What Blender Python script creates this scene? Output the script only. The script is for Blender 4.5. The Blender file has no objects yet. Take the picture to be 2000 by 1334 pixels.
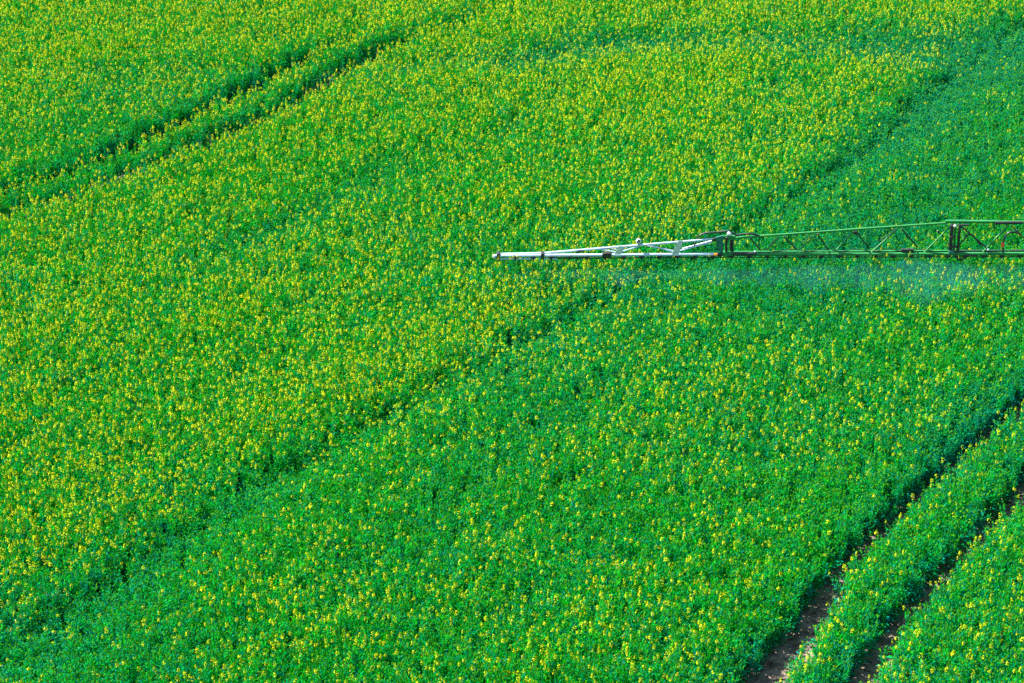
import bpy, bmesh, math, random
import numpy as np

random.seed(7)
rng = np.random.default_rng(11)
scn = bpy.context.scene
COL = scn.collection

# ------------------------------------------------------------------ materials
def new_mat(name):
    m = bpy.data.materials.new(name)
    m.use_nodes = True
    nt = m.node_tree
    nt.nodes.clear()
    return m, nt.nodes, nt.links

def paint_mat(name, col, rough=0.4, metal=0.0, var=0.15, bump=0.0, scale=9.0):
    """Painted / bare metal, rubber and plastic: base colour with a little dirt and wear."""
    m, N, L = new_mat(name)
    out = N.new('ShaderNodeOutputMaterial')
    b = N.new('ShaderNodeBsdfPrincipled')
    tc = N.new('ShaderNodeTexCoord')
    nz = N.new('ShaderNodeTexNoise')
    nz.inputs['Scale'].default_value = scale
    nz.inputs['Detail'].default_value = 6
    rmp = N.new('ShaderNodeValToRGB')
    rmp.color_ramp.elements[0].position = 0.3
    rmp.color_ramp.elements[1].position = 0.7
    lo = [c * (1 - var) for c in col]
    hi = [min(1, c * (1 + var * 0.6)) for c in col]
    rmp.color_ramp.elements[0].color = (*lo, 1)
    rmp.color_ramp.elements[1].color = (*hi, 1)
    L.new(tc.outputs['Object'], nz.inputs['Vector'])
    L.new(nz.outputs['Fac'], rmp.inputs['Fac'])
    L.new(rmp.outputs['Color'], b.inputs['Base Color'])
    mr = N.new('ShaderNodeMapRange')
    mr.inputs['To Min'].default_value = rough - 0.08
    mr.inputs['To Max'].default_value = rough + 0.15
    L.new(nz.outputs['Fac'], mr.inputs['Value'])
    L.new(mr.outputs['Result'], b.inputs['Roughness'])
    b.inputs['Metallic'].default_value = metal
    L.new(b.outputs['BSDF'], out.inputs['Surface'])
    return m

def plant_mat(name, stops, rough, transl, tint_amount, transl_col=1.25, spec=0.5):
    """Leaf / petal tissue. Colour comes from the per-plant 'tint' attribute plus per-leaf 'shade'."""
    m, N, L = new_mat(name)
    out = N.new('ShaderNodeOutputMaterial')
    b = N.new('ShaderNodeBsdfPrincipled')
    t = N.new('ShaderNodeBsdfTranslucent')
    mix = N.new('ShaderNodeMixShader')
    mix.inputs['Fac'].default_value = transl
    at = N.new('ShaderNodeAttribute'); at.attribute_type = 'INSTANCER'; at.attribute_name = 'tint'
    sh = N.new('ShaderNodeAttribute'); sh.attribute_type = 'GEOMETRY'; sh.attribute_name = 'shade'
    a1 = N.new('ShaderNodeMath'); a1.operation = 'MULTIPLY_ADD'
    a1.inputs[1].default_value = tint_amount
    L.new(at.outputs['Fac'], a1.inputs[0]); L.new(sh.outputs['Fac'], a1.inputs[2])
    rmp = N.new('ShaderNodeValToRGB')
    el = rmp.color_ramp.elements
    el[0].position, el[0].color = stops[0][0], (*stops[0][1], 1)
    el[1].position, el[1].color = stops[-1][0], (*stops[-1][1], 1)
    for p, c in stops[1:-1]:
        e = el.new(p); e.color = (*c, 1)
    L.new(a1.outputs[0], rmp.inputs['Fac'])
    L.new(rmp.outputs['Color'], b.inputs['Base Color'])
    br = N.new('ShaderNodeMixRGB'); br.blend_type = 'MULTIPLY'; br.inputs['Fac'].default_value = 1
    br.inputs['Color2'].default_value = (transl_col, transl_col, transl_col * 0.6, 1)
    L.new(rmp.outputs['Color'], br.inputs['Color1'])
    L.new(br.outputs['Color'], t.inputs['Color'])
    b.inputs['Roughness'].default_value = rough
    b.inputs['Specular IOR Level'].default_value = spec
    L.new(b.outputs['BSDF'], mix.inputs[1]); L.new(t.outputs['BSDF'], mix.inputs[2])
    L.new(mix.outputs['Shader'], out.inputs['Surface'])
    return m

LEAF = plant_mat('leaf_tissue', [
    (0.00, (0.012, 0.320, 0.001)),
    (0.30, (0.000, 0.330, 0.008)),
    (0.55, (0.000, 0.290, 0.045)),
    (0.80, (0.000, 0.220, 0.105)),
    (1.00, (0.001, 0.185, 0.150))], 0.55, 0.40, 0.55, 1.3, 0.04)
STEM = plant_mat('stem_tissue', [
    (0.0, (0.060, 0.300, 0.006)), (0.5, (0.012, 0.280, 0.040)), (1.0, (0.01, 0.22, 0.12))], 0.5, 0.12, 0.5, 1.25, 0.15)
BUD = plant_mat('bud_tissue', [
    (0.0, (0.200, 0.400, 0.002)), (1.0, (0.040, 0.350, 0.006))], 0.5, 0.3, 0.3, 1.25, 0.15)
PETAL = plant_mat('petal_tissue', [
    (0.0, (0.60, 0.45, 0.001)), (0.30, (0.57, 0.52, 0.001)), (1.0, (0.38, 0.51, 0.002))], 0.6, 0.35, 0.25, 1.15, 0.1)

WHITE = paint_mat('white_paint', (0.36, 0.47, 0.60), 0.5, 0.0, 0.22)
GALV = paint_mat('galvanised_steel', (0.50, 0.55, 0.60), 0.42, 0.35, 0.20)
GREEN = paint_mat('green_paint', (0.000, 0.165, 0.026), 0.6, 0.0, 0.25)
SHADEG = paint_mat('shaded_green_paint', (0.001, 0.030, 0.012), 0.55, 0.0, 0.3)  # darker copy of the green: shade on the back members put into the colour
TEAL = paint_mat('hinge_casting', (0.003, 0.13, 0.085), 0.5, 0.0, 0.3)
BLACK = paint_mat('black_rubber', (0.008, 0.010, 0.012), 0.5, 0.0, 0.3)
STEEL = paint_mat('bright_steel', (0.60, 0.62, 0.66), 0.3, 0.7, 0.15)
AMBER = paint_mat('amber_plastic', (0.75, 0.25, 0.01), 0.35, 0.0, 0.1)
RED = paint_mat('red_plastic', (0.72, 0.07, 0.02), 0.35, 0.0, 0.1)

def soil_mat(name, dark, light, scale):
    m, N, L = new_mat(name)
    out = N.new('ShaderNodeOutputMaterial')
    b = N.new('ShaderNodeBsdfPrincipled')
    tc = N.new('ShaderNodeTexCoord')
    n1 = N.new('ShaderNodeTexNoise'); n1.inputs['Scale'].default_value = scale; n1.inputs['Detail'].default_value = 10
    n1.inputs['Roughness'].default_value = 0.7
    n2 = N.new('ShaderNodeTexVoronoi'); n2.inputs['Scale'].default_value = scale * 3
    rmp = N.new('ShaderNodeValToRGB')
    rmp.color_ramp.elements[0].position = 0.32; rmp.color_ramp.elements[0].color = (*dark, 1)
    rmp.color_ramp.elements[1].position = 0.68; rmp.color_ramp.elements[1].color = (*light, 1)
    add = N.new('ShaderNodeMath'); add.operation = 'MULTIPLY_ADD'; add.inputs[1].default_value = 0.6
    bp = N.new('ShaderNodeBump'); bp.inputs['Strength'].default_value = 0.9; bp.inputs['Distance'].default_value = 0.06
    for n in (n1, n2): L.new(tc.outputs['Object'], n.inputs['Vector'])
    L.new(n1.outputs['Fac'], rmp.inputs['Fac'])
    L.new(n2.outputs['Distance'], add.inputs[0]); L.new(n1.outputs['Fac'], add.inputs[2])
    L.new(add.outputs[0], bp.inputs['Height'])
    L.new(bp.outputs['Normal'], b.inputs['Normal'])
    L.new(rmp.outputs['Color'], b.inputs['Base Color'])
    b.inputs['Roughness'].default_value = 0.95
    b.inputs['Specular IOR Level'].default_value = 0.2
    L.new(b.outputs['BSDF'], out.inputs['Surface'])
    return m
SOIL = soil_mat('field_soil', (0.02, 0.014, 0.010), (0.06, 0.043, 0.03), 2.2)
TRACK = soil_mat('compacted_soil', (0.018, 0.013, 0.011), (0.32, 0.245, 0.195), 3.0)

def tag(o, label=None, cat=None, group=None, kind=None):
    if label: o['label'] = label
    if cat: o['category'] = cat
    if group: o['group'] = group
    if kind: o['kind'] = kind
    return o

# ------------------------------------------------------------------ mesh collector
class MB:
    def __init__(s): s.v = []; s.f = []
    def quad(s, *p):
        i = len(s.v); s.v += [tuple(q) for q in p]; s.f.append(tuple(range(i, i + len(p))))
    def tube(s, pts, r, n=8, square=False, caps=True):
        """Round or square-section bar along a polyline."""
        pts = [np.array(p, float) for p in pts]
        if square: n = 4
        base = len(s.v); up = np.array((0, 0, 1.0))
        for i, p in enumerate(pts):
            d = pts[min(i + 1, len(pts) - 1)] - pts[max(i - 1, 0)]
            d /= np.linalg.norm(d)
            u = up if abs(d @ up) < 0.97 else np.array((0, 1.0, 0))
            a = np.cross(d, u); a /= np.linalg.norm(a); b = np.cross(a, d)
            rr = r[i] if isinstance(r, (list, tuple)) else r
            for k in range(n):
                t = 2 * math.pi * (k + (0.5 if square else 0)) / n
                s.v.append(tuple(p + (a * math.cos(t) + b * math.sin(t)) * rr * (1.414 if square else 1)))
        for i in range(len(pts) - 1):
            for k in range(n):
                k2 = (k + 1) % n
                s.f.append((base + i * n + k, base + i * n + k2, base + (i + 1) * n + k2, base + (i + 1) * n + k))
        if caps:
            s.f.append(tuple(base + k for k in range(n - 1, -1, -1)))
            s.f.append(tuple(base + (len(pts) - 1) * n + k for k in range(n)))
        return s
    def box(s, c, d, rx=0.0):
        i = len(s.v); hx, hy, hz = d[0] / 2, d[1] / 2, d[2] / 2
        for z in (-hz, hz):
            for x, y in ((-hx, -hy), (hx, -hy), (hx, hy), (-hx, hy)):
                s.v.append((c[0] + x, c[1] + y, c[2] + z))
        for q in ((0, 3, 2, 1), (4, 5, 6, 7), (0, 1, 5, 4), (1, 2, 6, 5), (2, 3, 7, 6), (3, 0, 4, 7)):
            s.f.append(tuple(i + k for k in q))
        return s
    def prism(s, poly, y0, y1):
        """Plate: outline in x-z, thickness along y."""
        n = len(poly); i = len(s.v)
        for y in (y0, y1):
            for x, z in poly: s.v.append((x, y, z))
        s.f.append(tuple(i + k for k in range(n))); s.f.append(tuple(i + n + k for k in range(n - 1, -1, -1)))
        for k in range(n):
            k2 = (k + 1) % n
            s.f.append((i + k2, i + k, i + n + k, i + n + k2))
        return s
    def ball(s, c, r, n=10, m=7, sz=1.0):
        i = len(s.v)
        for a in range(m + 1):
            th = math.pi * a / m
            for k in range(n):
                ph = 2 * math.pi * k / n
                s.v.append((c[0] + r * math.sin(th) * math.cos(ph), c[1] + r * math.sin(th) * math.sin(ph), c[2] + r * sz * math.cos(th)))
        for a in range(m):
            for k in range(n):
                k2 = (k + 1) % n
                s.f.append((i + a * n + k, i + (a + 1) * n + k, i + (a + 1) * n + k2, i + a * n + k2))
        return s
    def build(s, name, mat, parent=None, bevel=0.0, smooth=True, closed=True):
        me = bpy.data.meshes.new(name); me.from_pydata(s.v, [], s.f); me.update()
        if closed:                                    # outward normals
            bm = bmesh.new(); bm.from_mesh(me); bmesh.ops.recalc_face_normals(bm, faces=bm.faces); bm.to_mesh(me); bm.free()
        me.materials.append(mat)
        if smooth:
            me.polygons.foreach_set('use_smooth', [True] * len(me.polygons))
            me.set_sharp_from_angle(angle=math.radians(35))
        o = bpy.data.objects.new(name, me); COL.objects.link(o)
        if parent: o.parent = parent
        if bevel:
            b = o.modifiers.new('bevel', 'BEVEL'); b.width = bevel; b.segments = 2; b.limit_method = 'ANGLE'
        return o

# ------------------------------------------------------------------ the field: where the wheel tracks run (ground metres)
CAM_H, PITCH = 29.8, math.atan(2378 / 5000)
NEAR_A = [(3.5, 41.6), (5.12, 45.16), (6.19, 47.27), (7.33, 49.48), (8.2, 50.92), (9.69, 53.18), (11.27, 55.44), (12.95, 57.79), (16.2, 62.8), (23.5, 74.7), (36, 95.5), (48, 115.5)]
NEAR_B = [(5.5, 41.6), (7.28, 45.35), (8.42, 47.44), (9.45, 49.1), (10.5, 50.69), (12.13, 53.23), (15.0, 57.7), (18.1, 62.4), (25.4, 74), (38, 94.5), (50, 114.5)]
FAR_A = [(-26, 62.0), (-20.0, 67.4), (-15.47, 71.2), (-13.41, 73.2), (-11.38, 76.19), (-9.98, 78.28), (-9.0, 80.23), (-7.96, 82.0), (-6.72, 84.11), (-5.06, 86.32), (-2.5, 90), (3, 98.5), (12, 114)]
FAR_B = [(-26, 60.0), (-20.0, 65.0), (-15.14, 69.2), (-13.39, 70.85), (-11.41, 73.4), (-9.23, 75.8), (-7.21, 78.9), (-6.19, 81.34), (-4.61, 84.38), (-3.25, 86.04), (-1.82, 87.17), (1, 91), (6.5, 99.5), (15, 114)]

def smooth_line(P, step=0.4):
    P = np.array(P, float)
    d = np.r_[0, np.cumsum(np.linalg.norm(np.diff(P, axis=0), axis=1))]
    t = np.arange(0, d[-1], step)
    Q = np.c_[np.interp(t, d, P[:, 0]), np.interp(t, d, P[:, 1])]
    for _ in range(6):
        Q[1:-1] = 0.25 * Q[:-2] + 0.5 * Q[1:-1] + 0.25 * Q[2:]
    return Q
TRACKS = [(smooth_line(NEAR_A), 'near_a'), (smooth_line(NEAR_B), 'near_b'), (smooth_line(FAR_A), 'far_a'), (smooth_line(FAR_B), 'far_b')]

def track_dist(x, y, line):
    """Distance of many points to one wheel line, chunked."""
    out = np.empty(len(x)); side = np.empty(len(x))
    for i in range(0, len(x), 20000):
        dx = x[i:i + 20000, None] - line[None, :, 0]; dy = y[i:i + 20000, None] - line[None, :, 1]
        d2 = dx * dx + dy * dy; j = d2.argmin(1); q = np.arange(len(j))
        out[i:i + 20000] = np.sqrt(d2[q, j])
        side[i:i + 20000] = dx[q, j] * math.cos(AZ) - dy[q, j] * math.sin(AZ)
    return out, side

def value_noise(x, y, cell, seed):
    r = np.random.default_rng(seed); G = r.random((257, 257))
    u, v = x / cell, y / cell
    i, j = np.floor(u).astype(int), np.floor(v).astype(int)
    fu, fv = u - i, v - j
    fu = fu * fu * (3 - 2 * fu); fv = fv * fv * (3 - 2 * fv)
    i0, j0, i1, j1 = i % 257, j % 257, (i + 1) % 257, (j + 1) % 257
    return (G[i0, j0] * (1 - fu) + G[i1, j0] * fu) * (1 - fv) + (G[i0, j1] * (1 - fu) + G[i1, j1] * fu) * fv

AZ = math.radians(31.4)                       # drilling direction
def along_across(x, y):
    return x * math.sin(AZ) + y * math.cos(AZ), x * math.cos(AZ) - y * math.sin(AZ)

# patches of the field: centre x, y, half-length along the rows, half-width across, flower, blueness, height
PATCHES = [(16.2, 82.0, 5, 2.6, -0.25, 0.35, -0.06), (14.0, 79.0, 7, 1.2, -0.15, 0.25, -0.06), (-12.91, 88.33, 12, 5, 0.25, 0, 0), (-0.92, 88.33, 14, 4, 0.3, -0.1, 0), (9.25, 88.63, 14, 3.5, 0.3, -0.1, 0),
(4.18, 78.76, 7, 5, 0.25, -0.1, 0), (0.81, 75.51, 8, 4, 0.1, 0, 0), (-11.31, 64.5, 8, 7, 0.12, -0.1, 0), (-1.97, 58.75, 9, 1.8, 0.28, -0.1, 0),
(-10.16, 54.83, 8, 3, 0.25, -0.1, 0), (-6.52, 55.63, 7, 2, 0.15, 0, 0), (-5.46, 61.83, 8, 3, 0.12, 0, 0), 
(13.2, 78.0, 5, 2.0, -0.2, 0.25, -0.05),
(13.37, 73.32, 9, 4.5, -0.22, 0.2, 0), (10.45, 68.87, 8, 2.2, -0.2, 0.3, 0), 
(-0.49, 76.05, 1.5, 0.8, -0.4, 0.3, -0.15), (-5.46, 70.23, 5, 0.9, -0.3, 0.35, -0.1), (-7.62, 67.36, 3, 0.8, -0.3, 0.3, -0.08), (8.81, 79.98, 1.6, 1, -0.35, 0.3, -0.15),
(-14.51, 86.6, 5, 1.6, -0.25, 0.15, -0.05), (-14.12, 79.25, 6, 1.5, -0.35, 0.2, -0.08), (-11.32, 79.74, 5, 1.2, -0.3, 0.2, -0.08), (-15.01, 74.62, 5, 1.3, -0.3, 0.1, -0.05),
(3.39, 64.5, 4, 2.2, -0.3, 0.4, -0.05), (0.43, 65.19, 3, 1.4, -0.25, 0.35, 0), (9.96, 65.02, 6, 1.8, -0.15, 0.3, 0), (2.71, 61.2, 4, 2.5, 0.1, 0, 0), (12.56, 63.48, 3, 1.5, 0.2, 0, 0),
(-3.61, 52.77, 8, 2.5, -0.10, 0.03, -0.03), (-6.49, 52.77, 2.5, 1.2, -0.2, 0.1, -0.08), (-10.36, 48.57, 5, 2.2, -0.22, 0.12, -0.08), (-0.62, 54.83, 8, 2, -0.1, 0.05, 0),
(-7.3, 48.35, 5, 1.6, -0.12, 0.04, -0.06), (1.78, 51.79, 6, 3, -0.1, 0.1, 0), (11.42, 56.46, 5, 1.0, -0.1, 0.3, 0), (9.6, 50.0, 9, 1.0, 0.16, -0.05, 0),
(-8.13, 46.25, 5, 2, -0.15, 0.1, 0), (-9.81, 45.26, 2, 0.8, -0.2, 0.1, -0.2),]

# the edge of the swath sprayed on the last pass (along the rows, across), midway between the wheel tracks
EDGE_S = [[32.43, -33.51], [35.14, -33.36], [38.32, -33.36], [41.8, -33.3], [44.15, -32.94], [46.89, -32.65], [50.95, -32.09], [55.46, -31.42], [58.88, -30.88], [62.25, -30.4], [66.67, -30.13], [70.88, -29.99], [75.67, -30.39], [80.28, -30.36], [89.43, -30.03]]
def field(x, y):
    s, t = along_across(x, y)
    # flowers come on earlier towards the far left of the field
    F = 0.30 + 0.33 * np.clip((y - 46) / 46, -0.2, 1.2) - 0.012 * x + 0.25 * np.clip((y - 85) / 6, 0, 1)
    T = 0.37 + 0.008 * x - 0.004 * (y - 46)
    Hh = np.full(len(x), 1.0)
    for cx, cy, rl, ra, dF, dT, dH in PATCHES:
        cs, ct = along_across(cx, cy)
        wob = 0.35 * (value_noise(x + 90, y + 90, 2.2, int(abs(cx * 7 + cy))) - 0.5)
        d2 = ((s - cs) / rl) ** 2 + ((t - ct) / ra) ** 2
        g = np.exp(-np.maximum(d2 + wob, 0) * 1.3)
        F += dF * g; T += dT * g; Hh += dH * g
    es = np.array(EDGE_S)
    dt = t - np.interp(s, es[:, 0], es[:, 1]) + 0.08 * (value_noise(s + 300, t * 0 + 40.5, 1.1, 31) - 0.5)
    F += 0.34 * np.exp(-((dt + 1.3) / 1.6) ** 2)
    below = np.clip(dt / 0.35, 0, 1)
    near = np.exp(-(np.maximum(dt, 0) / 1.3) ** 2) * below * np.interp(s, (38, 46, 56), (1.5, 1.3, 1.0))
    F += 0.03 * below - 0.31 * near
    T += 0.02 * below + 0.20 * near
    Hh += -0.03 * below - 0.20 * near
    # a shorter, bluer strip with few flowers across the far field
    hy = np.interp(x, (-4, -0.7, 3.2, 7.2, 10.7, 14.2, 20), (82.0, 83.0, 84.6, 85.3, 84.6, 84.3, 83.9))
    hw = np.interp(x, (-4, -1, 3, 7, 10, 14, 18), (.2, .9, 1.3, 1.1, 1.4, 2.2, 3.0))
    g = np.exp(-np.abs((y - hy + 0.8 * (value_noise(x + 300, y * 0 + 12.2, 1.6, 33) - .5)) / hw) ** 2.5)
    g *= np.clip(0.45 + 0.9 * value_noise(x + 300, y * 1.4 + 300, 1.7, 35), 0, 1)
    F -= 0.60 * g; T += 0.75 * g; Hh -= 0.18 * g
    n1 = value_noise(s * 0.35 + 300, t + 300, 1.3, 6) - 0.5
    n2 = value_noise(x + 300, y + 300, 0.9, 8) - 0.5
    n3 = value_noise(x * 0.6 + 300, y + 300, 4.0, 9) - 0.5
    F += np.where((y < 56) & (dt > 0), 0.07, 0.0); T -= np.where((y < 56) & (dt > 0), 0.06, 0.0)
    F += 0.34 * n1 + 0.26 * n2 + 0.34 * n3
    T += -0.24 * n1 + 0.22 * n3 + 0.12 * (value_noise(x + 200, y + 300, 1.4, 12) - 0.5)
    Hh += 0.10 * n1 + 0.10 * n2
    return F, T, Hh

# ------------------------------------------------------------------ plant variants (never linked to the scene by themselves)
class PlantMesh:
    def __init__(s): s.v = []; s.f = []; s.m = []; s.sh = []
    def add(s, pts, faces, mat, shade):
        i = len(s.v); s.v += [tuple(p) for p in pts]
        for f in faces:
            s.f.append(tuple(i + k for k in f)); s.m.append(mat); s.sh.append(shade)
    def leaf(s, base, ang, elev, length, width, droop, mat=0, shade=0.0, curl=0.25):
        d = np.array((math.cos(ang), math.sin(ang), 0)); side = np.array((-math.sin(ang), math.cos(ang), 0))
        L = []; p = np.array(base, float); e = elev
        prof = (0.25, 0.9, 1.0, 0.0)
        for k in range(4):
            w = width * prof[k] * 0.5
            nrm = np.array((-d[0] * math.sin(e), -d[1] * math.sin(e), math.cos(e)))
            if k < 3:
                L.append(p - side * w + nrm * w * curl); L.append(p + side * w + nrm * w * curl)
            else: L.append(p.copy())
            p = p + (d * math.cos(e) + np.array((0, 0, 1)) * math.sin(e)) * length / 3
            e -= droop / 3
        s.add(L, [(0, 1, 3, 2), (2, 3, 5, 4), (4, 5, 6)], mat, shade)
    def stem(s, a, b, r):
        a, b = np.array(a, float), np.array(b, float)
        P = []
        for q, rr in ((a, r), (b, r * 0.6)):
            for k in range(3):
                t = 2.1 * k; P.append(q + np.array((math.cos(t) * rr, math.sin(t) * rr, 0)))
        s.add(P, [(0, 1, 4, 3), (1, 2, 5, 4), (2, 0, 3, 5)], 1, random.uniform(0, .5))
    def flower(s, c, r, n):
        """Raceme: open flowers round the rim, green-yellow buds in the middle."""
        c = np.array(c, float)
        for k in range(n):
            a = random.uniform(0, 6.283); h = random.random()
            rr = r * (0.55 + 0.45 * random.random()) * (0.6 + 0.4 * (1 - h))
            p = c + np.array((math.cos(a) * rr, math.sin(a) * rr, (h - 0.75) * r * 1.5))
            q = random.uniform(0.011, 0.0175)
            nrm = np.array((math.cos(a) * 0.6, math.sin(a) * 0.6, 0.8)) + np.array([random.uniform(-.3, .3) for _ in range(3)])
            nrm /= np.linalg.norm(nrm)
            u = np.cross(nrm, (0.3, 0.2, 0.9)); u /= np.linalg.norm(u); w = np.cross(nrm, u)
            sh = random.uniform(0, 1)
            s.add([p + u * q, p + w * q * .35 + u * q * .35, p + w * q, p + w * q * .35 - u * q * .35, p - u * q, p - w * q * .35 - u * q * .35, p - w * q, p - w * q * .35 + u * q * .35],
                  [(0, 1, 2, 3, 4, 5, 6, 7)], 3, sh)
        for k in range(4):
            a = random.uniform(0, 6.283); p = c + np.array((math.cos(a) * r * .2, math.sin(a) * r * .2, r * 0.35))
            s.add([p + (-.012, -.01, -.012), p + (.012, -.01, -.012), p + (0, .014, -.012), p + (0, 0, .016)], [(0, 1, 3), (1, 2, 3), (2, 0, 3)], 2, random.random())
    def buds(s, c, r, n, yellow=False):
        c = np.array(c, float)
        for k in range(n):
            a = random.uniform(0, 6.283); rr = r * random.random()
            p = c + np.array((math.cos(a) * rr, math.sin(a) * rr, random.uniform(-.5, .5) * r))
            q = random.uniform(.009, .014)
            s.add([p + (-q, -q * .8, -q), p + (q, -q * .8, -q), p + (0, q, -q), p + (0, 0, q * 1.6)], [(0, 1, 3), (1, 2, 3), (2, 0, 3)], 3 if (yellow and random.random() < .5) else 2, random.random())
    def mesh(s, name):
        me = bpy.data.meshes.new(name); me.from_pydata(s.v, [], s.f); me.update()
        for m in (LEAF, STEM, BUD, PETAL): me.materials.append(m)
        me.polygons.foreach_set('material_index', s.m)
        a = me.attributes.new('shade', 'FLOAT', 'FACE'); a.data.foreach_set('value', s.sh)
        return me

def make_plant(name, heads, lush):
    pm = PlantMesh()
    nb = 4 if lush else 3
    tops = []
    main_top = np.array((random.uniform(-.05, .05), random.uniform(-.05, .05), random.uniform(.92, 1.02)))
    pm.stem((0, 0, 0), main_top, .010); tops.append(main_top)
    for k in range(nb):
        a = 6.283 * k / nb + random.uniform(-.6, .6)
        z0 = random.uniform(.35, .6); rr = random.uniform(.08, .19)
        tp = np.array((math.cos(a) * rr, math.sin(a) * rr, random.uniform(.74, .97)))
        pm.stem((0, 0, z0), tp, .007); tops.append(tp)
    # broad blue-green lower leaves, canopy shade also put into their tone
    for k in range(9):
        a = 2.4 * k + random.uniform(-.4, .4); z = random.uniform(.14, .55)
        pm.leaf((0, 0, z), a, random.uniform(.1, .7), random.uniform(.14, .24), random.uniform(.055, .09), random.uniform(.5, 1.4), 0, random.uniform(.3, .75))
    # narrow clasping leaves up the branches
    for tp in tops:
        z0 = .4
        for k in range(9):
            u = random.uniform(.25, .99)
            b = np.array((tp[0] * u, tp[1] * u, z0 + (tp[2] - z0) * u))
            big = 1.15 - .5 * u
            sh = min(1, max(0, random.gauss(.22, .20)))
            if random.random() < .17: sh = random.uniform(.7, .95)
            pm.leaf(b, random.uniform(0, 6.283), random.uniform(.5, 1.45), random.uniform(.10, .19) * big, random.uniform(.020, .040) * big, random.uniform(.2, 1.3), 0, sh)
    random.shuffle(tops)
    for i, tp in enumerate(tops):
        if i < heads:
            up = tp + np.array((random.uniform(-.02, .02), random.uniform(-.02, .02), random.uniform(.03, .19)))
            pm.stem(tp, up, .006)
            pm.flower(up, random.uniform(.044, .072), random.randint(17, 25))
        else:
            pm.buds(tp + np.array((0, 0, .015)), .022, 7, False)
    o = bpy.data.objects.new(name, pm.mesh(name))
    return o

variants = []
for k in range(6): variants.append(make_plant('plant_%02d' % len(variants), 0, True))
for k in range(5): variants.append(make_plant('plant_%02d' % len(variants), 1, True))
for k in range(5): variants.append(make_plant('plant_%02d' % len(variants), 2 + k % 2, False))
lib = bpy.data.collections.new('rapeseed_plants')
for o in variants: lib.objects.link(o)

# ------------------------------------------------------------------ sow the crop
def sow(xmin, xmax, ymin, ymax, step):
    gx, gy = np.meshgrid(np.arange(xmin, xmax, step), np.arange(ymin, ymax, step))
    x = gx.ravel() + rng.uniform(-.5, .5, gx.size) * step; y = gy.ravel() + rng.uniform(-.5, .5, gx.size) * step
    return x, y
def half_width(y): return 10.9 + (y - 45.8) * 0.1806
x1, y1 = sow(-32, 32, 40, 99, 0.156)
k = np.abs(x1) < half_width(y1) + 4.5
x1, y1 = x1[k], y1[k]
x2, y2 = sow(-48, 48, 26, 128, 0.31)
k = ~((np.abs(x2) < half_width(y2) + 4.5) & (y2 > 40) & (y2 < 99)) & (np.abs(x2) < half_width(y2) + 18)
x2, y2 = x2[k], y2[k]
X = np.r_[x1, x2]; Y = np.r_[y1, y2]; outer = np.r_[np.zeros(len(x1)), np.ones(len(x2))]

F, T, Hh = field(X, Y)
keep = np.ones(len(X), bool); edge = np.ones(len(X)); close = np.zeros(len(X))
for line, nm in TRACKS:
    d, side = track_dist(X, Y, line)
    s_, t_ = along_across(X, Y)
    if nm.startswith('near'):
        w = (0.31 if nm == 'near_a' else 0.34) + 0.05 * (value_noise(s_ + 300, t_ * 0 + (3 if nm == 'near_a' else 9), .8, 21) - .5) * 2
        wide = np.clip((50.0 - Y) / 3.5, 0, 1) if nm == 'near_a' else np.clip((47.8 - Y) / 4, 0, 1)
        ragged = 0.5 + 0.9 * value_noise(s_ + 300, t_ * 0 + 17.3, .45, 41)
        w = w + np.where(side > 0, 0.34 if nm == 'near_a' else 0.20, 0.02) * wide * np.where(rng.random(len(X)) < .10, 0.15, ragged)
        dip, band = 0.14 + 0.16 * wide, 0.30 + 0.25 * wide
    else:
        w = 0.52 + 0.04 * (value_noise(s_ + 300, t_ * 0 + (5 if nm == 'far_a' else 7), 1.5, 22) - .5) * 2
        w = w * (np.clip((88.0 - Y) / 4, 0.0, 1) if nm == 'far_a' else np.clip((90.5 - Y) / 6, 0, 1)) * np.clip(0.92 + (Y - 74.0) / 12, .84, 1)
        dip, band = 0.02, 0.35
    keep &= d > w
    live = w > .1
    e = np.where(live, np.clip((d - w) / band, 0, 1), 1)
    edge = np.minimum(edge, 1 - dip + dip * e + (1 - e) * rng.uniform(-.12, .10, len(X)))
    face = (1 - np.clip((d - w) / 0.45, 0, 1)) * (side < 0) * live      # flowerless leafy edge of the track, its shade put into the tint
    F -= 0.45 * face; T += 0.30 * face
    rim = (1 - np.clip((d - w) / 0.5, 0, 1)) * (side > 0) * live
    F += 0.28 * rim
X, Y, F, T, Hh, edge, outer = (a[keep] for a in (X, Y, F, T, Hh, edge, outer))
n = len(X)
u = rng.random(n); Fc = np.clip(F, 0.03, 0.95)
var = np.where(u > Fc, rng.integers(0, 6, n), np.where(rng.random(n) < 0.05 + 0.55 * Fc, rng.integers(11, 16, n), rng.integers(6, 11, n)))
sz = rng.normal(1.0, 0.11, n).clip(.75, 1.22) * np.clip(Hh, .7, 1.2) * edge * 1.12
sz += np.where(var >= 6, 0.05, -0.01)
wd = rng.uniform(.66, .98, n) * np.where(outer > 0, 1.5, 1.0)
rot = np.c_[rng.normal(0, .10, n), rng.normal(0, .10, n), rng.uniform(0, 6.283, n)]
tint = (T + rng.normal(0, .20, n)).clip(-.15, 1.1)

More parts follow.
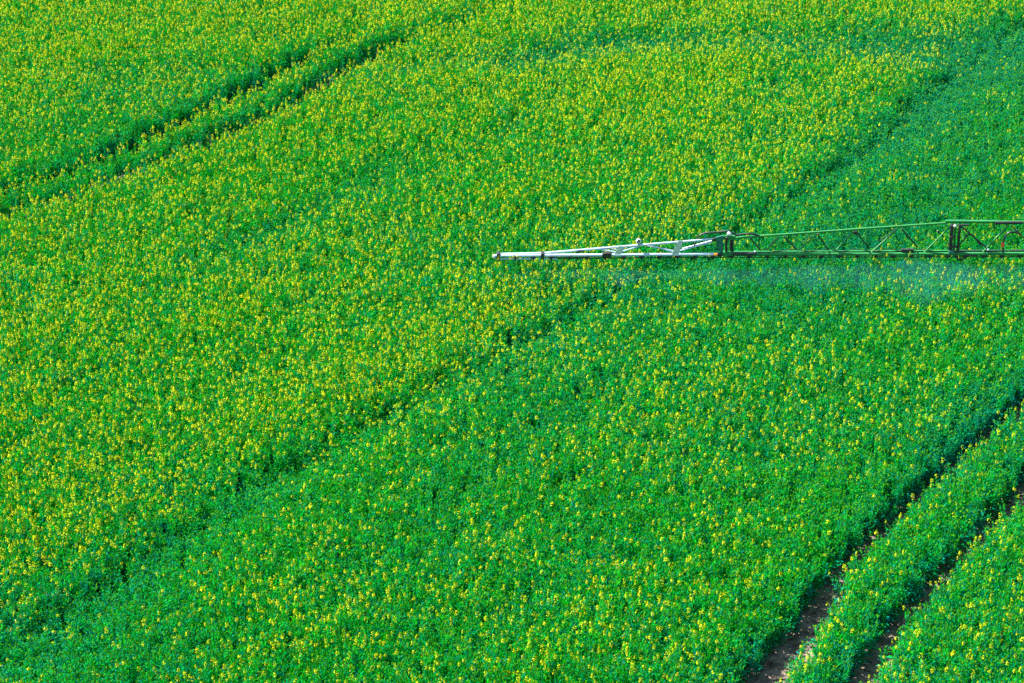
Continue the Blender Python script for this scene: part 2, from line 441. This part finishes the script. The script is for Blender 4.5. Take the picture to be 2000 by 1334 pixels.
me = bpy.data.meshes.new('rapeseed_crop')
me.vertices.add(n)
co = np.c_[X, Y, np.zeros(n)].astype(np.float32)
me.vertices.foreach_set('co', co.ravel())
def attr(name, typ, data, key):
    a = me.attributes.new(name, typ, 'POINT'); a.data.foreach_set(key, np.ascontiguousarray(data).ravel())
attr('variant', 'INT', var.astype(np.int32), 'value')
attr('turn', 'FLOAT_VECTOR', rot.astype(np.float32), 'vector')
attr('size', 'FLOAT_VECTOR', np.c_[wd, wd, sz].astype(np.float32), 'vector')
attr('tint', 'FLOAT', tint.astype(np.float32), 'value')
crop = bpy.data.objects.new('rapeseed_crop', me); COL.objects.link(crop)
tag(crop, 'dense green rapeseed crop speckled with yellow flower heads covering the field', 'crop', kind='stuff')
for m in (LEAF, STEM, BUD, PETAL): me.materials.append(m)

ng = bpy.data.node_groups.new('sow_plants', 'GeometryNodeTree')
ng.interface.new_socket('Geometry', in_out='INPUT', socket_type='NodeSocketGeometry')
ng.interface.new_socket('Geometry', in_out='OUTPUT', socket_type='NodeSocketGeometry')
gi = ng.nodes.new('NodeGroupInput'); go = ng.nodes.new('NodeGroupOutput')
ip = ng.nodes.new('GeometryNodeInstanceOnPoints')
ci = ng.nodes.new('GeometryNodeCollectionInfo')
ci.inputs['Collection'].default_value = lib
ci.inputs['Separate Children'].default_value = True
ci.inputs['Reset Children'].default_value = True
ip.inputs['Pick Instance'].default_value = True
def named(nm, typ):
    a = ng.nodes.new('GeometryNodeInputNamedAttribute'); a.data_type = typ; a.inputs['Name'].default_value = nm
    return a.outputs['Attribute']
e2r = ng.nodes.new('FunctionNodeEulerToRotation')
ng.links.new(named('turn', 'FLOAT_VECTOR'), e2r.inputs[0])
ng.links.new(gi.outputs[0], ip.inputs['Points'])
ng.links.new(ci.outputs[0], ip.inputs['Instance'])
ng.links.new(named('variant', 'INT'), ip.inputs['Instance Index'])
ng.links.new(e2r.outputs[0], ip.inputs['Rotation'])
ng.links.new(named('size', 'FLOAT_VECTOR'), ip.inputs['Scale'])
ng.links.new(ip.outputs[0], go.inputs[0])
md = crop.modifiers.new('sow_plants', 'NODES'); md.node_group = ng

# ------------------------------------------------------------------ soil and wheel tracks
g = MB(); R = 3000
g.quad((-R, -R, 0), (R, -R, 0), (R, R, 0), (-R, R, 0))
gr = g.build('ground', SOIL, smooth=False, closed=False)
tag(gr, 'bare brown soil of the field beneath the crop', 'ground', kind='structure')

def track_strip(line, half, label):
    m = MB(); vs = []
    d = np.gradient(line, axis=0); d /= np.linalg.norm(d, axis=1)[:, None]
    nrm = np.c_[d[:, 1], -d[:, 0]]
    cols = (-1, -.82, -.45, 0, .45, .82, 1); zs = (.004, .05, .018, .010, .018, .05, .004)
    for i, p in enumerate(line):
        for c, z in zip(cols, zs):
            j = 1 + random.uniform(-.08, .08)
            q = p + nrm[i] * half * c * j
            m.v.append((q[0], q[1], z + (random.uniform(0, .022) if 0 < abs(c) < 1 else 0)))
    w = len(cols)
    for i in range(len(line) - 1):
        for k in range(w - 1):
            a = i * w + k
            m.f.append((a, a + w, a + 1 + w, a + 1))
    o = m.build('wheel_track', TRACK, closed=False)
    tag(o, label, 'wheel track', kind='structure')
    return o
track_strip(TRACKS[0][0], .85, 'bare soil wheel track at the lower right, the one on its upper left side')
track_strip(TRACKS[1][0], .80, 'bare soil wheel track at the lower right, closest to the corner')
track_strip(TRACKS[2][0], .32, 'narrow overgrown wheel track at the upper left, the farther of the pair')
track_strip(TRACKS[3][0], .32, 'narrow overgrown wheel track at the upper left, the nearer of the pair')

# loose clods along the near tracks
cl = MB()
for line, nm in TRACKS[:2]:
    for p in line:
        if p[1] > 66: continue
        for _ in range(12):
            q = p + rng.uniform(-.75, .75, 2); r = random.uniform(.012, .04)
            cl.ball((q[0], q[1], r * .6 + .03), r, 5, 3, random.uniform(.6, 1))
o = cl.build('soil_clods', TRACK, smooth=False)
tag(o, 'loose soil clods lying along the bare wheel tracks', 'soil', kind='stuff')

# ------------------------------------------------------------------ the sprayer boom
S = 70.6
boom = bpy.data.objects.new('sprayer_boom', None); COL.objects.link(boom)
boom.location = (-0.46, 65.2, 1.42)
tag(boom, 'long lattice sprayer boom with white tip and green inner truss reaching over the crop', 'sprayer boom')
def P(px, py, y=0.0):
    """Boom measurements (units of 1/70.6 m from the tip, taken on the front face) to boom metres; y = depth from the front."""
    return ((px - 968) / S, y, (500 - py - 30.3 * y) / 63.7)
def child(name, parent):
    o = bpy.data.objects.new(name, None); COL.objects.link(o); o.parent = parent; return o
def bar(name, pts, r, mat, parent, square=False, n=8):
    return MB().tube([P(*p) for p in pts], r, n, square).build(name, mat, parent)
def plate(name, pts, y0, y1, mat, parent):
    ym = (y0 + y1) / 2
    return MB().prism([(P(a, b, ym)[0], P(a, b, ym)[2]) for a, b in pts], y0, y1).build(name, mat, parent, smooth=False)

# white outer (breakaway) section
tip = bar('tip_section', [(966, 499.6, 0), (1404, 496.5, 0)], .042, WHITE, boom, n=12)
tip['label'] = 'white breakaway tip section of the boom'
bar('lower_rail', [(968, 506, -.02), (1090, 505.4, -.02)], .021, WHITE, tip)
bar('upper_chord', [(975, 496.0, .12), (1060, 494.2, .12), (1396, 467, .12)], .030, WHITE, tip, n=10)
MB().ball(P(966, 501, 0), .055, 12, 8, 1.3).build('end_cap', GALV, tip)
for x in (973.5, 1060):
    MB().box(P(x, 500, .03), (.085, .22, .235)).build('clamp', BLACK, tip, bevel=.012)
for a, b in (((1175, 487, .11), (1206, 493, .02)), ((1213, 492, .02), (1249, 481, .11)), ((1272, 479, .11), (1317, 492, .02)), ((1328, 490, .02), (1392, 473, .11))):
    bar('strut', [a, b], .019, WHITE, tip)
for a, b in (((1178, 482, .24), (1208, 488, .26)), ((1335, 485, .25), (1392, 470, .22)), ((1256, 478, .24), (1318, 489, .26))):
    bar('strut', [a, b], .016, GALV, tip)
plate('gusset_plate', [(1201, 497), (1214, 497), (1222, 481), (1209, 481)], -.055, -.047, GALV, tip)
plate('gusset_plate', [(1313, 497), (1327, 497), (1335, 470), (1325, 471)], -.055, -.047, GALV, tip)
lamp = MB().ball(P(1248, 471, .1), .075, 14, 9).build('marker_lamp', GALV, tip)
MB().tube([P(1248, 471.5, .02), P(1248, 471.5, .06)], .045, 12).build('lens', BLACK, lamp)
bar('lamp_bracket', [(1248, 481, .12), (1248, 474, .11)], .022, BLACK, lamp)
MB().box(P(1186, 498, -.01), (.25, .13, .15)).build('valve_block', BLACK, tip, bevel=.015)
MB().box(P(1134, 490.5, .08), (.16, .05, .05)).build('bracket', BLACK, tip, bevel=.008)
MB().tube([P(1396, 497.3, -.02), P(1402.5, 497.2, -.02)], .050, 12).build('reflector', AMBER, tip)
MB().tube([P(1403, 497, 0), P(1411, 497, 0)], .058, 12).build('end_plug', BLACK, tip)

# hinge between the white and green sections
hinge = plate('hinge', [(1398, 464), (1413, 460), (1414, 498), (1407, 494)], -.02, .02, TEAL, boom)
plate('hinge_plate', [(1408, 462), (1415, 460), (1416, 494), (1412, 494)], .26, .30, SHADEG, hinge)
bar('hinge_link', [(1410, 464, .1), (1436, 464, .12)], .05, GREEN, hinge, square=True)
bar('hinge_link', [(1410, 495, .05), (1436, 495, .05)], .055, GREEN, hinge, square=True)
MB().box(P(1420, 478, .05), (.065, .10, .46)).build('hinge_pin', BLACK, hinge, bevel=.01)
MB().box(P(1431, 477, .14), (.10, .16, .34)).build('damper', BLACK, hinge, bevel=.015)
MB().ball(P(1425, 457.5, .10), .075, 12, 8).build('pivot_cap', STEEL, hinge)
bar('hinge_stay', [(1400, 470, .02), (1405, 488, .0)], .018, BLACK, hinge)
MB().box(P(1396, 468, .08), (.09, .09, .09)).build('clevis', BLACK, hinge, bevel=.01)

# green middle section
mid = bar('middle_section', [(1424, 497, 0), (1866, 496, 0)], .046, GREEN, boom, n=12)
mid['label'] = 'slender green lattice section of the boom'
bar('lower_chord', [(1424, 492, .27), (1860, 490, .27)], .026, GREEN, mid, square=True)
bar('upper_chord', [(1428, 465.5, .135), (1700, 446.3, .135), (1850, 436.2, .135)], .032, GREEN, mid, n=12)
fr = [((1499, 488), (1525, 463)), ((1562, 488), (1597, 458)), ((1636, 488), (1668, 453)), ((1704, 493), (1756, 446)), ((1808, 493), (1857, 442))]
bk = [((1467, 465), (1489, 488)), ((1533, 462), (1561, 488)), ((1598, 457), (1622, 487)), ((1675, 454), (1700, 482)), ((1762, 447), (1797, 482)), ((1832, 451), (1847, 463))]
for a, b in fr: bar('lattice_bar', [(*a, .02), (*b, .12)], .022, GREEN, mid)
for a, b in bk: bar('lattice_bar', [(*a, .15), (*b, .26)], .023, SHADEG, mid)
bar('lattice_bar', [(1485, 464, .14), (1485, 480, .26)], .015, SHADEG, mid)
for a, b in (((1520, 464), (1506, 478)), ((1590, 459), (1570, 474)), ((1750, 448), (1722, 470))):
    bar('lattice_bar', [(*a, .15), (*b, .26)], .012, SHADEG, mid)
MB().box(P(1672, 455, .10), (.11, .08, .10)).build('bracket', BLACK, mid, bevel=.01)
MB().box(P(1775, 489, .05), (.36, .10, .085)).build('valve_block', BLACK, mid, bevel=.015)
MB().tube([P(1433, 496.5, -.07), P(1478, 495.5, -.07)], .045, 12).build('hydraulic_ram', BLACK, mid)
MB().ball(P(1476, 491.5, -.07), .030, 10, 7).build('ram_end', WHITE, mid)

# inner section beyond the second hinge
inn = bar('inner_section', [(1866, 496, 0), (2320, 495, 0)], .050, GREEN, boom, n=12)
inn['label'] = 'heavier green lattice section at the inner end of the boom'
bar('lower_chord', [(1866, 490, .30), (2320, 489, .30)], .03, SHADEG, inn, square=True)
bar('upper_chord', [(1846, 433, .16), (1990, 434.5, .16), (2320, 436, .16)], .042, GREEN, inn, n=12)
bar('upper_rail', [(1850, 430.5, .25), (1950, 431, .25)], .016, TEAL, inn)
hg = MB().box(P(1859, 463, .06), (.095, .12, .74)).build('fold_hinge', BLACK, inn, bevel=.012)
MB().box(P(1866.5, 465, .10), (.06, .06, .76)).build('hinge_tube', GREEN, hg, bevel=.012)
MB().box(P(1863, 482, -.02), (.20, .10, .05)).build('hinge_lug', BLACK, hg, bevel=.01)
MB().box(P(1861, 464, -.01), (.17, .06, .05)).build('hinge_lug', BLACK, hg, bevel=.01)
MB().ball(P(1864, 443, -.02), .05, 10, 7).build('pivot_cap', STEEL, hg)
MB().box(P(1861, 493, -.03), (.16, .14, .12)).build('pivot_block', TEAL, hg, bevel=.015)
MB().box(P(1874, 467, .05), (.07, .08, .74)).build('post', BLACK, inn, bevel=.01)
bar('lattice_bar', [(1875, 442, .04), (1928, 483, .02)], .023, BLACK, inn)
bar('lattice_bar', [(1876, 479, .04), (1890, 460, .06)], .025, BLACK, inn)
for x in (1923, 2035, 2147, 2259):
    bar('lattice_bar', [(x, 492, .02), (x + 48, 440, .14)], .026, GREEN, inn)
    bar('lattice_bar', [(x + 52, 441, .17), (x + 108, 486, .29)], .020, SHADEG, inn)
bar('fold_ram', [(1942, 436.5, .02), (1996, 436, .02)], [.045, .045], BLACK, inn, n=12)
MB().box(P(1880, 441, .03), (.30, .06, .035)).build('bracket', BLACK, inn, bevel=.006)
MB().ball(P(1932, 488, -.03), .03, 10, 7).build('bolt_cap', WHITE, inn)
valve = MB().tube([P(1960, 482, -.02), P(1960, 474, -.02)], .045, 12).build('tap', RED, inn)
valve['label'] = 'small orange-red tap at the inner end of the boom'
MB().tube([P(1962, 494, -.02), P(1961, 484, -.02)], .026, 8).build('tap_stem', BLACK, valve)

def arc(pts, sub=8):
    pts = [np.array(p, float) for p in pts]; out = []
    for i in range(len(pts) - 1):
        p0, p1, p2, p3 = pts[max(i - 1, 0)], pts[i], pts[i + 1], pts[min(i + 2, len(pts) - 1)]
        for k in range(sub):
            t = k / sub
            out.append(.5 * (2 * p1 + (p2 - p0) * t + (2 * p0 - 5 * p1 + 4 * p2 - p3) * t * t + (3 * p1 - p0 - 3 * p2 + p3) * t ** 3))
    out.append(pts[-1]); return [tuple(p) for p in out]
HOSES = [([(1357, 482, .14), (1363, 468, .16), (1369, 459, .16), (1383, 455, .16), (1405, 453.5, .14), (1422, 452, .12), (1432, 456, .10), (1442, 460, .10)], .024),
         ([(1438, 460, .10), (1455, 457.5, .12), (1470, 457, .12), (1484, 461, .13), (1494, 464, .14)], .028),
         ([(1961, 476, -.01), (1963, 464, -.01), (1969, 456, -.01), (1980, 454, .0), (1992, 458, .05)], .026),
         ([(1860, 496, -.06), (1868, 499, -.07), (1874, 506, -.07), (1880, 508, -.07), (1886, 505, -.07), (1891, 499, -.06), (1910, 499, -.05)], .025),
         ([(1886, 461, .05), (1898, 459, .04), (1908, 468, .04), (1918, 480, .03)], .022)]
run = [(1490 + 31 * i, 487.5 + (3.2 if i % 2 else 0.0), .05) for i in range(12)]
HOSES.append((run, .011))
HOSES.append(([(2000 + 40 * i, 487.0 + (4.0 if i % 2 else 0.0), .05) for i in range(8)], .013))
HOSES.append(([(1075, 502, .06), (1110, 503.5, .06), (1150, 501.5, .06), (1180, 500, .05)], .014))
for pts, r in HOSES:
    MB().tube([P(*p) for p in arc(pts)], r, 8).build('hose', BLACK, boom)

# spray pipe with a nozzle every half metre
pipe = bar('spray_pipe', [(1075, 505, -.02), (1405, 502.6, -.02), (1866, 501.8, -.02), (2320, 500.8, -.02)], .015, BLACK, boom)
x = .55
while x < 18.6:
    px = 968 + x * S
    zc = P(px, 503.3 - 3.3 * min(1, max(0, (px - 1075) / 500)), -.02)
    nb = MB()
    nb.tube([(zc[0], -.02, zc[2] + .03), (zc[0], -.02, zc[2] - .055)], [.034, .030], 8)
    nb.tube([(zc[0] - .07, -.02, zc[2]), (zc[0] + .07, -.02, zc[2])], .027, 8)
    nz = nb.build('nozzle', BLACK, boom)
    MB().tube([(zc[0], -.02, zc[2] - .056), (zc[0], -.02, zc[2] - .085)], [.024, .016], 8).build('nozzle_tip', TEAL, nz)
    x += .5

# ------------------------------------------------------------------ the drifting spray under the boom
mm, N, L = new_mat('spray_droplets')
out = N.new('ShaderNodeOutputMaterial'); pv = N.new('ShaderNodeVolumePrincipled')
pv.inputs['Color'].default_value = (0.16, 0.82, 1.0, 1); pv.inputs['Density'].default_value = 0.08
pv.inputs['Anisotropy'].default_value = 0.0
L.new(pv.outputs['Volume'], out.inputs['Volume'])
def mist(sections):
    m = MB(); n = 14
    for x, yc, zc, wy, wz in sections:
        for k in range(n):
            t = 2 * math.pi * k / n
            m.v.append((x, yc + wy * math.cos(t), zc + wz * math.sin(t)))
    for i in range(len(sections) - 1):
        for k in range(n):
            k2 = (k + 1) % n
            m.f.append((i * n + k, (i + 1) * n + k, (i + 1) * n + k2, i * n + k2))
    m.f.append(tuple(range(n))); m.f.append(tuple((len(sections) - 1) * n + k for k in range(n - 1, -1, -1)))
    return m
secs = []
for i in range(70):
    u = i / 69; x = -1.0 + 20 * u
    a = min(1, u / .12) * min(1, (1 - u) / .05 + .02)
    bl = .12 + .30 * min(1, max(0, (x - 4) / 4)) + .14 * math.sin(x * 1.1) + .12 * math.sin(x * 2.3 + 1) + .10 * math.sin(x * 4.7) + .75 * math.exp(-((x - 11) / 1.9) ** 2) + .2 * math.exp(-((x - 3.2) / 1.2) ** 2)
    bl = max(bl, .12)
    secs.append((x, 64.75 - .45 * bl, 1.08, (.15 + .95 * bl) * max(a, .03), (.06 + .26 * bl) * max(a, .03)))
mo = mist(secs).build('spray_mist', mm)
tag(mo, 'thin pale mist of spray drifting below the boom', 'spray mist', kind='stuff')

# ------------------------------------------------------------------ light
SUN_EL, SUN_AZ = 52.5, -63.0                   # azimuth from +Y (away from the viewer), clockwise
w = bpy.data.worlds.new('World'); scn.world = w; w.use_nodes = True
nt = w.node_tree; nt.nodes.clear()
wo = nt.nodes.new('ShaderNodeOutputWorld'); bg = nt.nodes.new('ShaderNodeBackground'); sky = nt.nodes.new('ShaderNodeTexSky')
sky.sky_type = 'NISHITA'; sky.sun_disc = False
sky.sun_elevation = math.radians(SUN_EL); sky.sun_rotation = math.radians(SUN_AZ)
bg.inputs['Strength'].default_value = 0.066
nt.links.new(sky.outputs['Color'], bg.inputs['Color']); nt.links.new(bg.outputs['Background'], wo.inputs['Surface'])
sd = bpy.data.lights.new('sun', 'SUN'); sd.energy = 4.6; sd.angle = math.radians(.5); sd.color = (1, .95, .86)
so = bpy.data.objects.new('sun', sd); COL.objects.link(so)
el, az = math.radians(SUN_EL), math.radians(SUN_AZ)
from mathutils import Vector
dirv = Vector((math.sin(az) * math.cos(el), math.cos(az) * math.cos(el), math.sin(el)))
so.rotation_euler = dirv.to_track_quat('Z', 'Y').to_euler(); so.location = dirv * 100 + Vector((0, 65, 0))

# ------------------------------------------------------------------ camera
cd = bpy.data.cameras.new('camera'); cam = bpy.data.objects.new('camera', cd); COL.objects.link(cam)
cam.location = (0, 0, CAM_H); cam.rotation_euler = (math.pi / 2 - PITCH, 0, 0)
cd.sensor_width = 36; cd.lens = 90; cd.clip_end = 8000; cd.clip_start = .5
cd.dof.use_dof = True; cd.dof.focus_distance = 68; cd.dof.aperture_fstop = 2.0
scn.camera = cam
scn.view_settings.view_transform = 'Standard'; scn.view_settings.look = 'None'
scn.view_settings.exposure = 2.17; scn.view_settings.gamma = 1
scn.cycles.max_bounces = 6; scn.cycles.diffuse_bounces = 3; scn.cycles.transmission_bounces = 4
scn.cycles.volume_bounces = 0
scn.cycles.use_denoising = False
